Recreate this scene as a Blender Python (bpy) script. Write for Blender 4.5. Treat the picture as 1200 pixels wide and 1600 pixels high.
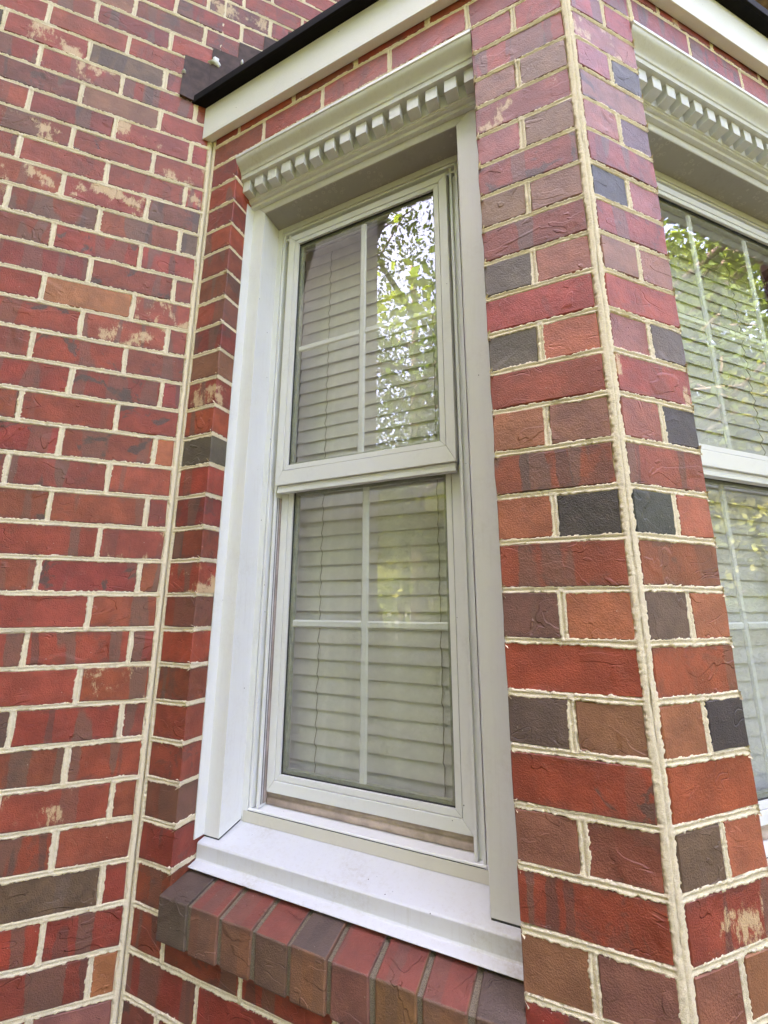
import bpy, math, random
import numpy as np
from mathutils import Matrix, Vector

random.seed(7); rng = np.random.default_rng(7)
for o in list(bpy.data.objects): bpy.data.objects.remove(o)
SC = bpy.context.scene
COL = SC.collection
R = math.radians
Z0 = 2.76                     # height above the lawn of the mortar bed that local z = 0 stands for
Q = math.sqrt(0.5)

# ------------------------------------------------------------------ camera
F, YAW, PITCH, ROLL = 673.36, -0.35907, 0.21555, 0.0019
CP = Vector((0.12895, -1.2079, -1.24684 + Z0))
fw = Vector((-math.sin(YAW)*math.cos(PITCH), math.cos(YAW)*math.cos(PITCH), math.sin(PITCH)))
rt = Vector((math.cos(YAW), math.sin(YAW), 0)); up = rt.cross(fw)
rx = math.cos(ROLL)*rt + math.sin(ROLL)*up
uy = -math.sin(ROLL)*rt + math.cos(ROLL)*up
cam = bpy.data.cameras.new('camera'); co = bpy.data.objects.new('camera', cam); COL.objects.link(co)
co.matrix_world = Matrix(((rx.x, uy.x, -fw.x, CP.x), (rx.y, uy.y, -fw.y, CP.y), (rx.z, uy.z, -fw.z, CP.z), (0, 0, 0, 1)))
cam.sensor_fit = 'HORIZONTAL'; cam.sensor_width = 36; cam.lens = F/1200*36
cam.clip_start = 0.05; cam.clip_end = 500
SC.camera = co

# ------------------------------------------------------------------ sky, sun, exposure
SUN_EL, SUN_AZ = 52, -14       # the sun stands behind the house: this side is in open shade
w = bpy.data.worlds.new('World'); SC.world = w; w.use_nodes = True
nt = w.node_tree; nt.nodes.clear()
sky = nt.nodes.new('ShaderNodeTexSky'); sky.sky_type = 'NISHITA'; sky.sun_disc = False
sky.sun_elevation = R(SUN_EL); sky.sun_rotation = R(SUN_AZ)
sky.air_density = 0.55; sky.dust_density = 6.0; sky.ozone_density = 0.6
bg = nt.nodes.new('ShaderNodeBackground'); bg.inputs[1].default_value = 0.15
wo = nt.nodes.new('ShaderNodeOutputWorld')
nt.links.new(sky.outputs[0], bg.inputs[0]); nt.links.new(bg.outputs[0], wo.inputs[0])
sl = bpy.data.lights.new('sun', 'SUN'); sl.energy = 2.4; sl.angle = R(0.5); sl.color = (1, .95, .87)
so = bpy.data.objects.new('sun', sl); COL.objects.link(so)
sd = Vector((math.sin(R(SUN_AZ))*math.cos(R(SUN_EL)), math.cos(R(SUN_AZ))*math.cos(R(SUN_EL)), math.sin(R(SUN_EL))))
so.rotation_euler = sd.to_track_quat('Z', 'Y').to_euler(); so.location = sd*30
SC.view_settings.view_transform = 'Standard'; SC.view_settings.look = 'None'
SC.view_settings.gamma = 1; SC.view_settings.use_curve_mapping = False
SC.view_settings.exposure = 4.82
SC.view_settings.use_white_balance = True       # the phone's white balance: set for open shade
SC.view_settings.white_balance_temperature = 7150; SC.view_settings.white_balance_tint = 24
cy = SC.cycles; cy.max_bounces = 6; cy.diffuse_bounces = 3; cy.glossy_bounces = 3; cy.transparent_max_bounces = 10; cy.caustics_reflective = False; cy.caustics_refractive = False

# ------------------------------------------------------------------ materials
class NT:
    def __init__(s, name):
        s.m = bpy.data.materials.new(name); s.m.use_nodes = True; s.t = s.m.node_tree; s.t.nodes.clear()
        s.out = s.t.nodes.new('ShaderNodeOutputMaterial')
    def n(s, typ, ins=None, **kw):
        nd = s.t.nodes.new('ShaderNode'+typ)
        for k, v in kw.items(): setattr(nd, k, v)
        for k, v in (ins or {}).items(): s.set(nd.inputs[k], v)
        return nd
    def set(s, sock, v):
        if isinstance(v, bpy.types.NodeSocket): s.t.links.new(v, sock)
        elif isinstance(v, bpy.types.Node): s.t.links.new(v.outputs[0], sock)
        else:
            if sock.type == 'RGBA' and len(v) == 3: v = (*v, 1)
            sock.default_value = v
    def math(s, op, a, b=0.0, c=None, clamp=False):
        i = {0: a, 1: b}
        if c is not None: i[2] = c
        return s.n('Math', i, operation=op, use_clamp=clamp).outputs[0]
    def vmath(s, op, a, b): return s.n('VectorMath', {0: a, 1: b}, operation=op).outputs[0]
    def mix(s, f, a, b, bt='MIX'):
        nd = s.t.nodes.new('ShaderNodeMix'); nd.data_type = 'RGBA'; nd.blend_type = bt
        s.set(nd.inputs[0], f); s.set(nd.inputs[6], a); s.set(nd.inputs[7], b); return nd.outputs[2]
    def step(s, v, a, b): return s.n('MapRange', {0: v, 1: a, 2: b, 3: 0.0, 4: 1.0}, interpolation_type='SMOOTHSTEP').outputs[0]
    def noise(s, vec, scale, detail=2, rough=.5, dist=0.0, dim='3D'):
        nd = s.n('TexNoise', {'Scale': scale, 'Detail': detail, 'Roughness': rough, 'Distortion': dist}, noise_dimensions=dim)
        s.set(nd.inputs['Vector'], vec); return nd.outputs[0]
    def attr(s, name): return s.n('Attribute', attribute_type='OBJECT', attribute_name=name).outputs['Fac']
    def principled(s, col, rough, bump=None, bdist=.001, bstr=1.0, **kw):
        p = s.n('BsdfPrincipled', {'Base Color': col, 'Roughness': rough})
        for k, v in kw.items(): s.set(p.inputs[k.replace('_', ' ')], v)
        if bump is not None:
            b = s.n('Bump', {'Height': bump, 'Distance': bdist, 'Strength': bstr}); s.set(p.inputs['Normal'], b)
        s.t.links.new(p.outputs[0], s.out.inputs[0]); return s.m

def mat_brick(name='fired_brick', fixed=None):
    g = NT(name)
    oi = g.n('ObjectInfo'); tc = g.n('TexCoord')
    off = g.n('CombineXYZ', {0: g.math('MULTIPLY', oi.outputs['Random'], 61.7), 1: g.math('MULTIPLY', oi.outputs['Random'], 17.3), 2: g.math('MULTIPLY', oi.outputs['Random'], 33.1)})
    v = g.vmath('ADD', tc.outputs['Object'], off.outputs[0])
    wob = g.noise(v, 45, 3, .6)
    sep = g.n('SeparateXYZ', {0: v}); sob = g.n('SeparateXYZ', {0: tc.outputs['Object']})
    base = oi.outputs['Color'] if fixed is None else g.n('RGB').outputs[0]
    if fixed: base.default_value = (*fixed, 1)
    # uneven firing: soft value drift
    drift = g.noise(v, 22, 3, .6)
    col = g.mix(g.step(drift, .3, .75), g.mix(1.0, base, (.72, .70, .70), 'MULTIPLY'), g.mix(1.0, base, (1.12, 1.08, 1.05), 'MULTIPLY'))
    # kiln bands: upright stripes with fairly crisp edges, another clay colour
    bx = g.n('CombineXYZ', {0: g.math('ADD', sep.outputs[0], g.math('MULTIPLY', wob, .010)), 1: 0.0, 2: g.math('MULTIPLY', sep.outputs[2], .12)})
    bn = g.noise(bx.outputs[0], 19, 1, .4)
    bm = g.math('MULTIPLY', g.step(bn, .56, .585), g.step(g.attr('band'), .3, .8))
    col = g.mix(g.math('MULTIPLY', bm, .66), col, (.165, .104, .078))
    bn2 = g.noise(g.vmath('ADD', bx.outputs[0], (31.0, 4.0, 0.0)), 26, 1, .4)
    bm2 = g.math('MULTIPLY', g.step(bn2, .62, .65), g.step(g.attr('band'), .5, 1.0))
    col = g.mix(g.math('MULTIPLY', bm2, .62), col, (.095, .062, .053))
    # fire flash: smoky dark patches
    fl = g.noise(v, 17, 5, .65, .6)
    fm = g.math('MULTIPLY', g.step(fl, .55, .62), g.attr('flash'))
    col = g.mix(g.math('MULTIPLY', fm, .85), col, (.085, .060, .050))
    # dark rims along the long edges of flashed bricks
    ez = g.math('ABSOLUTE', sob.outputs[2])
    em = g.math('MULTIPLY', g.step(g.math('ADD', ez, g.math('MULTIPLY', g.math('SUBTRACT', wob, .5), .03)), .026, .035), .35)
    col = g.mix(g.math('MULTIPLY', em, g.step(g.attr('band'), .1, .6)), col, (.10, .060, .050))
    # lime and mortar smears, running downwards
    lv = g.n('CombineXYZ', {0: g.math('MULTIPLY', sep.outputs[0], 1.5), 1: sep.outputs[1], 2: g.math('MULTIPLY', sep.outputs[2], .7)})
    ln = g.noise(lv.outputs[0], 52, 7, .85, .2); lb = g.noise(v, 15, 2, .5)
    lm = g.math('MULTIPLY', g.step(g.math('ADD', g.math('MULTIPLY', ln, .55), g.math('MULTIPLY', lb, .75)), .705, .765), g.attr('lime'))
    col = g.mix(g.math('MULTIPLY', lm, .85), col, (.70, .50, .29))
    # dusty haze of mortar wash, tiny white spatters
    hz = g.noise(v, 60, 4, .75)
    col = g.mix(g.math('MULTIPLY', g.step(hz, .5, .8), .13), col, (.42, .27, .20))
    vo = g.n('TexVoronoi', {'Scale': 75.0, 'Vector': v, 'Randomness': 1.0}); 
    sp = g.math('LESS_THAN', vo.outputs['Distance'], .055)
    spm = g.math('MULTIPLY', sp, g.step(g.noise(v, 30, 1), .55, .6))
    col = g.mix(g.math('MULTIPLY', spm, .8), col, (.70, .62, .52))
    # relief: fold ledges, drag creases, pits, grain
    fv = g.n('CombineXYZ', {0: g.math('MULTIPLY', sep.outputs[0], .75), 1: sep.outputs[1], 2: g.math('MULTIPLY', sep.outputs[2], 1.3)})
    fn = g.noise(fv.outputs[0], 13, 2.5, .5, 1.2)
    mk = g.noise(v, 9, 1)
    ledge = g.math('MULTIPLY', g.step(fn, .53, .545), g.step(mk, .53, .60))
    ln2 = g.math('SUBTRACT', 1.0, g.step(g.math('ABSOLUTE', g.math('SUBTRACT', fn, .44)), 0.0, .012))
    crease = g.math('MULTIPLY', ln2, g.math('SUBTRACT', 1.0, g.step(mk, .36, .43)))
    h = g.math('ADD', g.math('MULTIPLY', ledge, .5), g.math('MULTIPLY', crease, -.4))
    h = g.math('ADD', h, g.math('MULTIPLY', g.noise(v, 38, 4, .65), .58))
    h = g.math('ADD', h, g.math('MULTIPLY', g.noise(v, 420, 2, .7), .38))
    rough = g.math('ADD', .33, g.math('MULTIPLY', hz, .32))
    return g.principled(col, rough, h, .0034, 1.0, Specular_IOR_Level=.5)

def mat_mortar(name, c1, c2, c3, dirt=0.0):
    g = NT(name); tc = g.n('TexCoord'); v = tc.outputs['Object']
    a = g.noise(v, 700, 3, .8); b = g.noise(v, 18, 4, .6)
    col = g.mix(g.step(a, .36, .60), c2, c1)
    col = g.mix(g.math('MULTIPLY', g.step(b, .5, .75), .6), col, c3)
    grit = g.n('TexVoronoi', {'Scale': 520.0, 'Vector': v})
    dark = g.math('MULTIPLY', g.math('LESS_THAN', grit.outputs['Distance'], .22), g.step(g.noise(v, 260, 1), .55, .6))
    col = g.mix(g.math('MULTIPLY', dark, .40), col, (.30, .22, .14))
    h = g.math('ADD', g.math('MULTIPLY', a, .8), g.math('MULTIPLY', g.noise(v, 220, 4, .7), 1.0))
    return g.principled(col, .92, h, .0013, 1.0, Specular_IOR_Level=.2)

def mat_paint(name, c, rough=.38, grime=.25, gc=(.42, .38, .30), grain=0.0, spots=0.0, streak=0.0):
    g = NT(name); tc = g.n('TexCoord'); v = tc.outputs['Object']
    n1 = g.noise(v, 9, 5, .65); n2 = g.noise(v, 130, 4, .7)
    f = g.math('MULTIPLY', g.math('MULTIPLY', g.step(n1, .42, .8), g.step(n2, .3, .8)), grime)
    col = g.mix(f, c, gc)
    if streak:
        sx = g.n('SeparateXYZ', {0: v}); sv = g.n('CombineXYZ', {0: g.math('MULTIPLY', sx.outputs[0], 9.0), 1: g.math('MULTIPLY', sx.outputs[1], 9.0), 2: g.math('MULTIPLY', sx.outputs[2], .5)})
        col = g.mix(g.math('MULTIPLY', g.step(g.noise(sv.outputs[0], 14, 4, .7), .5, .8), streak), col, gc)
    vo = g.n('TexVoronoi', {'Scale': 42.0, 'Vector': v})
    fly = g.math('MULTIPLY', g.math('LESS_THAN', vo.outputs['Distance'], .055), g.math('GREATER_THAN', g.noise(v, 14, 1), .60))
    col = g.mix(g.math('MULTIPLY', fly, .85), col, (.06, .05, .04))
    h = g.math('MULTIPLY', g.noise(v, 160, 3, .6), .25 + grain)
    if spots:
        vs = g.n('TexVoronoi', {'Scale': 60.0, 'Vector': v})
        ring = g.math('MULTIPLY', g.math('SUBTRACT', 1.0, g.step(g.math('ABSOLUTE', g.math('SUBTRACT', vs.outputs['Distance'], .26)), .02, .09)), g.step(g.noise(v, 7, 2), .48, .6))
        col = g.mix(g.math('MULTIPLY', ring, spots), col, (.72, .68, .58)); h = g.math('ADD', h, g.math('MULTIPLY', ring, .25))
    return g.principled(col, g.math('ADD', rough, g.math('MULTIPLY', n2, .16)), h, .0006, .6)

def mat_simple(name, c, rough=.5, scale=40, amp=.25, metallic=0.0, bump=.0008, spec=.5):
    g = NT(name); tc = g.n('TexCoord'); n = g.noise(tc.outputs['Object'], scale, 4, .65)
    col = g.mix(g.step(n, .3, .75), [x*(1-amp) for x in c], [min(1, x*(1+amp)) for x in c])
    return g.principled(col, rough, n, bump, .7, Metallic=metallic, Specular_IOR_Level=spec)

def mat_glass():
    g = NT('window_glass')
    fr = g.n('Fresnel', {'IOR': 1.76})
    geo = g.n('NewGeometry')          # the same reflectance on both faces of the sheet
    g.set(fr.inputs['IOR'], g.math('ADD', 1.76, g.math('MULTIPLY', geo.outputs['Backfacing'], 1/1.76-1.76)))
    tr = g.n('BsdfTransparent', {'Color': (.992, .998, .993)})
    gl = g.n('BsdfGlossy', {'Color': (1, 1, 1), 'Roughness': 0.0})
    mx = g.n('MixShader', {0: fr.outputs[0], 1: tr.outputs[0], 2: gl.outputs[0]})
    g.t.links.new(mx.outputs[0], g.out.inputs[0]); return g.m

def mat_leaf(name, c1, c2, tf=.42):
    g = NT(name); tc = g.n('TexCoord'); n = g.noise(tc.outputs['Object'], .9, 3)
    col = g.mix(g.step(n, .35, .65), c1, c2)
    d = g.n('BsdfDiffuse', {'Color': col}); t = g.n('BsdfTranslucent', {'Color': g.mix(1.0, col, (1.5, 1.55, .65), 'MULTIPLY')})
    mx = g.n('MixShader', {0: tf, 1: d.outputs[0], 2: t.outputs[0]}); g.t.links.new(mx.outputs[0], g.out.inputs[0]); return g.m

def mat_far_brick():
    g = NT('far_brickwork'); tc = g.n('TexCoord')
    s = g.n('SeparateXYZ', {0: tc.outputs['Object']}); v = g.n('CombineXYZ', {0: g.math('ADD', s.outputs[0], s.outputs[1]), 1: s.outputs[2], 2: 0.0})
    b = g.n('TexBrick', {'Vector': v.outputs[0], 'Color1': (.24, .05, .04, 1), 'Color2': (.11, .05, .04, 1), 'Mortar': (.52, .43, .31, 1), 'Scale': 1.0, 'Mortar Size': .006, 'Brick Width': .2045, 'Row Height': .08128})
    return g.principled(b.outputs[0], .75, g.math('MULTIPLY', b.outputs['Fac'], -1.0), .004)

M = {}
M['brick'] = mat_brick()
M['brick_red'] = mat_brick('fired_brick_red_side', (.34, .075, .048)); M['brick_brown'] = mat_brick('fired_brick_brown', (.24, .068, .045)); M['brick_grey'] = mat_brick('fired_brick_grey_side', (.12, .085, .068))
M['mortar'] = mat_mortar('sand_mortar', (.93, .81, .61), (.79, .65, .45), (.87, .76, .59))
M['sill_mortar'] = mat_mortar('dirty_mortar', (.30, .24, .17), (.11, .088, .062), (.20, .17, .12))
M['alu'] = mat_paint('painted_aluminium', (.82, .82, .80), .36, .30, (.50, .45, .36), .25, 0, .16)
M['alu_sill'] = mat_paint('painted_aluminium_sill', (.68, .685, .69), .38, .85, (.44, .39, .29), .9, 0, .25)
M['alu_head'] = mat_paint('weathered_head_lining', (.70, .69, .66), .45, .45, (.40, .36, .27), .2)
M['lining'] = mat_paint('shaded_stained_head_lining', (.40, .365, .31), .5, .5, (.26, .22, .17), .2, .30)  # base tone darkened to put the head's shade into it; spots are real stains
M['riser'] = mat_paint('shaded_dusty_riser', (.66, .62, .53), .45, .5, (.40, .35, .27), .3)  # beige base stands in for shade on the riser; the grime is real
M['pvc'] = mat_paint('white_pvc', (.82, .82, .80), .30, .30, (.46, .42, .36), .0)
M['trim'] = mat_paint('cornice_paint', (.77, .77, .76), .32, .5, (.40, .36, .28), .2, 0, .15)
M['fascia'] = mat_paint('fascia_board_paint', (.85, .84, .80), .55, .18, (.5, .46, .38), .9)
M['dirty'] = mat_simple('grimy_track', (.50, .40, .36), .7, 18, .30)
M['track'] = mat_simple('grey_track', (.58, .55, .56), .5, 14, .25)
M['seal'] = mat_simple('weathered_seal_strip', (.50, .39, .32), .8, 24, .22)
M['gasket'] = mat_simple('dark_gasket', (.035, .035, .033), .6, 80, .3)
M['spacer'] = mat_simple('glass_spacer', (.46, .47, .38), .4, 60, .15)
M['muntin'] = mat_simple('grille_bar', (.93, .94, .90), .4, 60, .03)
M['slat'] = mat_simple('blind_slat', (.78, .765, .71), .45, 26, .06)
M['cord'] = mat_simple('blind_cord', (.40, .37, .28), .8, 200, .2)
M['glass'] = mat_glass()
M['flash'] = mat_simple('brown_flashing', (.080, .048, .039), .6, 30, .35, 0.0, .0008, .2)
M['drip'] = mat_simple('black_drip_edge', (.006, .005, .005), .75, 40, .3, 0, .0008, .15)
M['shingle'] = mat_simple('roof_shingle', (.045, .042, .04), .9, 120, .4)
M['caulk'] = mat_simple('white_caulk', (.80, .80, .78), .5, 200, .05)
M['room'] = mat_simple('room_plaster', (.40, .37, .31), .9, 8, .05)
M['wood'] = mat_simple('stained_soffit_board', (.27, .18, .11), .6, 30, .3)
M['far_brick'] = mat_far_brick()
M['siding'] = mat_simple('taupe_siding', (.13, .12, .10), .8, 6, .15)
M['bark'] = mat_simple('tree_bark', (.10, .075, .055), .95, 14, .4, 0, .02)
M['leaf_a'] = mat_leaf('leaf_green', (.05, .095, .02), (.11, .15, .032))
M['leaf_b'] = mat_leaf('leaf_yellow_green', (.09, .13, .032), (.19, .20, .06))
M['leaf_c'] = mat_leaf('leaf_deep_green', (.030, .050, .014), (.055, .080, .020), .25)
M['grass'] = mat_simple('lawn_grass', (.036, .044, .020), .95, 3, .4, 0, .02)
M['mulch'] = mat_simple('bark_mulch', (.050, .033, .023), .95, 60, .6, 0, .02)

# ------------------------------------------------------------------ mesh helpers
class MB:
    def __init__(s): s.v = []; s.f = []
    def add(s, vs, fs):
        n = len(s.v); s.v += [tuple(p) for p in vs]; s.f += [tuple(i+n for i in f) for f in fs]; return s
    def hexa(s, p):           # 8 points: bottom ring then top ring
        return s.add(p, [(3, 2, 1, 0), (4, 5, 6, 7), (0, 1, 5, 4), (1, 2, 6, 5), (2, 3, 7, 6), (3, 0, 4, 7)])
    def box(s, x0, x1, y0, y1, z0, z1):
        return s.hexa([(x0, y0, z0), (x1, y0, z0), (x1, y1, z0), (x0, y1, z0), (x0, y0, z1), (x1, y0, z1), (x1, y1, z1), (x0, y1, z1)])
    def prof_x(s, pts, x0, x1, x0b=None):   # closed (y,z) outline pushed along x
        n = len(pts)
        vs = [(x0, y, z) for y, z in pts] + [(x1, y, z) for y, z in pts]
        fs = [tuple(range(n)), tuple(range(2*n-1, n-1, -1))] + [(i, i+n, (i+1) % n+n, (i+1) % n) for i in range(n)]
        return s.add(vs, fs)
    def prof_z(s, pts, z0, z1):             # closed (x,y) outline pushed along z
        n = len(pts)
        vs = [(x, y, z0) for x, y in pts] + [(x, y, z1) for x, y in pts]
        fs = [tuple(range(n)), tuple(range(2*n-1, n-1, -1))] + [(i, i+n, (i+1) % n+n, (i+1) % n) for i in range(n)]
        return s.add(vs, fs)
    def tube(s, path, rad, n=6):
        rings = []
        for k, p in enumerate(path):
            p = Vector(p); a = Vector(path[max(0, k-1)]); b = Vector(path[min(len(path)-1, k+1)])
            d = (b-a).normalized(); u = d.orthogonal().normalized(); w_ = d.cross(u)
            r = rad[k] if hasattr(rad, '__len__') else rad
            rings.append([p + (u*math.cos(2*math.pi*i/n) + w_*math.sin(2*math.pi*i/n))*r for i in range(n)])
        vs = [q for r_ in rings for q in r_]
        fs = [(k*n+i, k*n+(i+1) % n, (k+1)*n+(i+1) % n, (k+1)*n+i) for k in range(len(path)-1) for i in range(n)]
        fs += [tuple(range(n-1, -1, -1)), tuple((len(path)-1)*n+i for i in range(n))]
        return s.add(vs, fs)
    def mesh(s, name, mat, smooth=False):
        me = bpy.data.meshes.new(name); me.from_pydata(s.v, [], s.f); me.update()
        import bmesh
        bm = bmesh.new(); bm.from_mesh(me); bmesh.ops.recalc_face_normals(bm, faces=bm.faces); bm.to_mesh(me); bm.free()
        if mat: me.materials.append(M[mat])
        if smooth: me.shade_smooth()
        return me
    def build(s, name, mat, parent=None, smooth=False, bevel=0.0, seg=2):
        return link(name, s.mesh(name, mat, smooth), parent, bevel, seg)

def link(name, data, parent=None, bevel=0.0, seg=2):
    o = bpy.data.objects.new(name, data); COL.objects.link(o)
    if parent is not None: o.parent = parent
    if bevel:
        b = o.modifiers.new('edge', 'BEVEL'); b.width = bevel; b.segments = seg; b.limit_method = 'ANGLE'; b.angle_limit = R(35); b.harden_normals = data.polygons[0].use_smooth if len(data.polygons) else False
    return o

def tag(o, label=None, cat=None, group=None, kind=None):
    if label: o['label'] = label
    if cat: o['category'] = cat
    if group: o['group'] = group
    if kind: o['kind'] = kind
    return o

def vnoise(u, v, scale, seed):
    g = np.random.default_rng(seed).random((256, 256))
    x = np.asarray(u)*scale + 1000; y = np.asarray(v)*scale + 1000
    xi = np.floor(x).astype(int); yi = np.floor(y).astype(int); fx = x-xi; fy = y-yi
    fx = fx*fx*(3-2*fx); fy = fy*fy*(3-2*fy)
    a = g[xi % 256, yi % 256]; b = g[(xi+1) % 256, yi % 256]; c = g[xi % 256, (yi+1) % 256]; d = g[(xi+1) % 256, (yi+1) % 256]
    return (a*(1-fx)+b*fx)*(1-fy) + (c*(1-fx)+d*fx)*fy - .5

def in_frame(P, m=40):
    d = Vector(P) - CP; z = d.dot(fw)
    if z < .05: return False
    x = 600 + F*d.dot(rx)/z; y = 800 - F*d.dot(uy)/z
    return -m < x < 1200+m and -m < y < 1600+m

# ------------------------------------------------------------------ frames of reference for the three wall planes
L, W_IN = 1.0231, 0.113
MAIN = Matrix.Translation((0, 0, Z0))
SIDE = Matrix(((Q, Q, 0, 0), (-Q, Q, 0, 0), (0, 0, 1, Z0), (0, 0, 0, 1)))
FRONT = Matrix.Translation((L*Q, -L*Q, Z0))
C = 0.08128

house = bpy.data.objects.new('brick_house', None); COL.objects.link(house)
tag(house, 'red brick house with angled bay, white trim and double-hung windows', 'house')

# ------------------------------------------------------------------ ground
gm = MB()
gm.add([(-150, -150, 0), (150, -150, 0), (150, 150, 0), (-150, 150, 0)], [(0, 1, 2, 3)])
tag(gm.build('lawn', 'grass'), kind='structure')
bd = MB(); ol = [(-4.1, -.02), (-4.1, -2.2), (-2.0, -2.9), (.6, -3.6), (2.4, -3.5), (4.4, -2.6), (6.4, -2.2), (6.4, -.02)]
bd.add([(x, y, .004) for x, y in ol], [tuple(range(len(ol)))])
tag(bd.build('mulch_bed', 'mulch'), kind='structure')

# ------------------------------------------------------------------ mortar: a raked, ragged-edged relief that laps over the brick edges
def mortar_sheet(u0, u1, v0, v1, heads, corners, holes, seed, res=.003, keep=None, hw=.0061, corner_tan=None):
    nu = int(round((u1-u0)/res)); nv = int(round((v1-v0)/res))
    us = np.linspace(u0, u1, nu+1); vs = np.linspace(v0, v1, nv+1)
    U, V = np.meshgrid(us, vs, indexing='ij')
    wobv = vnoise(U, V*0+3, 5, seed+1)*.003 + vnoise(U, V, 30, seed+2)*.0016
    i = np.round(-(V+wobv)/C); db = np.abs(V+wobv + C*i)
    row = np.floor(-V/C).astype(int)
    dh = np.full(U.shape, 9.0)
    for par in (0, 1):
        m = (row % 2) == par
        for hu in heads[par]:
            wu = vnoise(V, V*0+hu, 12, seed+3)*.004
            dd = np.abs(U-hu+wu); mm = m
            for (a, b, c_, d_) in holes:
                if a-.03 < hu < b+.03: mm = mm & ~((V > c_-.03) & (V < d_))
            dh = np.where(mm, np.minimum(dh, dd), dh)
    dc = np.full(U.shape, 9.0)
    for cu, chw in corners: dc = np.minimum(dc, np.abs(U-cu) - chw)   # vertical corner joints are wider
    rag = vnoise(U, V, 340, seed+4)*.0040 + vnoise(U, V, 130, seed+5)*.0026 + vnoise(U, V, 26, seed+6)*.0030
    e = np.minimum(np.minimum(db - hw, dh - hw - .0003), dc) + rag     # <0 inside the joint
    plate = .0002 + vnoise(U, V, 320, seed+7)*.0010 + vnoise(U, V, 70, seed+8)*.0007
    t = np.clip((e+.0010)/.0028, 0, 1); h = plate*(1-t) - .0060*t*t*(3-2*t) 
    gw = .0016
    inj = e < .0005
    gb = np.exp(-(db/gw)**2)*(dh > .005); gh = np.exp(-(dh/gw)**2)*(db > .005)
    gc = np.zeros_like(U)
    for cu, chw in corners: gc = np.maximum(gc, np.exp(-((U-cu-vnoise(V, V*0, 6, seed+9)*.004)/.0028)**2))
    groove = np.maximum(np.maximum(gb, gh)*(dc > 0), gc)
    h = h - np.where(inj, groove*(.0030+vnoise(U, V, 40, seed+10)*.0016), 0)
    Uo = U.copy()
    if corner_tan:
        for cu, tan in corner_tan:
            wgt = np.exp(-np.abs(U-cu)/.012); Uo = Uo + h*tan*wgt
    ok = h > -.0034
    for (a, b, c_, d_) in holes: ok &= ~((U > a) & (U < b) & (V > c_) & (V < d_))
    if keep is not None: ok &= keep(U, V)
    fm = ok[:-1, :-1] | ok[1:, :-1] | ok[:-1, 1:] | ok[1:, 1:]
    hm = np.ones_like(fm)
    for (a, b, c_, d_) in holes:
        ins = (U > a) & (U < b) & (V > c_) & (V < d_); hm &= ~(ins[:-1, :-1] | ins[1:, :-1] | ins[:-1, 1:] | ins[1:, 1:])
    if keep is not None: kk = keep(U, V); hm &= kk[:-1, :-1] & kk[1:, 1:]
    fm &= hm
    idx = np.arange(U.size).reshape(U.shape)
    a, b = np.nonzero(fm)
    quads = np.stack([idx[a, b], idx[a+1, b], idx[a+1, b+1], idx[a, b+1]], 1)
    P = np.stack([Uo.ravel(), -h.ravel(), V.ravel()], 1)
    used, inv = np.unique(quads.ravel(), return_inverse=True)
    return P[used], inv.reshape(-1, 4)

def sheet_mesh(name, sheets, mat, boxes=()):
    vs = []; fs = []; n = 0
    for P, Fq in sheets: vs.append(P); fs.append(Fq+n); n += len(P)
    mb = MB()
    for b in boxes: mb.box(*b)
    if mb.v: vs.append(np.array(mb.v)); fs.append(np.array(mb.f)+n); n += len(mb.v)
    V = np.concatenate(vs).astype(np.float32); Fa = np.concatenate(fs).astype(np.int32)
    me = bpy.data.meshes.new(name)
    me.vertices.add(len(V)); me.vertices.foreach_set('co', V.ravel())
    me.loops.add(Fa.size); me.loops.foreach_set('vertex_index', Fa.ravel())
    me.polygons.add(len(Fa)); me.polygons.foreach_set('loop_start', np.arange(0, Fa.size, 4, dtype=np.int32))
    nsm = sum(len(f) for _, f in sheets); sm = np.zeros(len(Fa), bool); sm[:nsm] = True
    me.polygons.foreach_set('use_smooth', sm)
    me.update(calc_edges=True); me.validate(); me.materials.append(M[mat])
    return me

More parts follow.
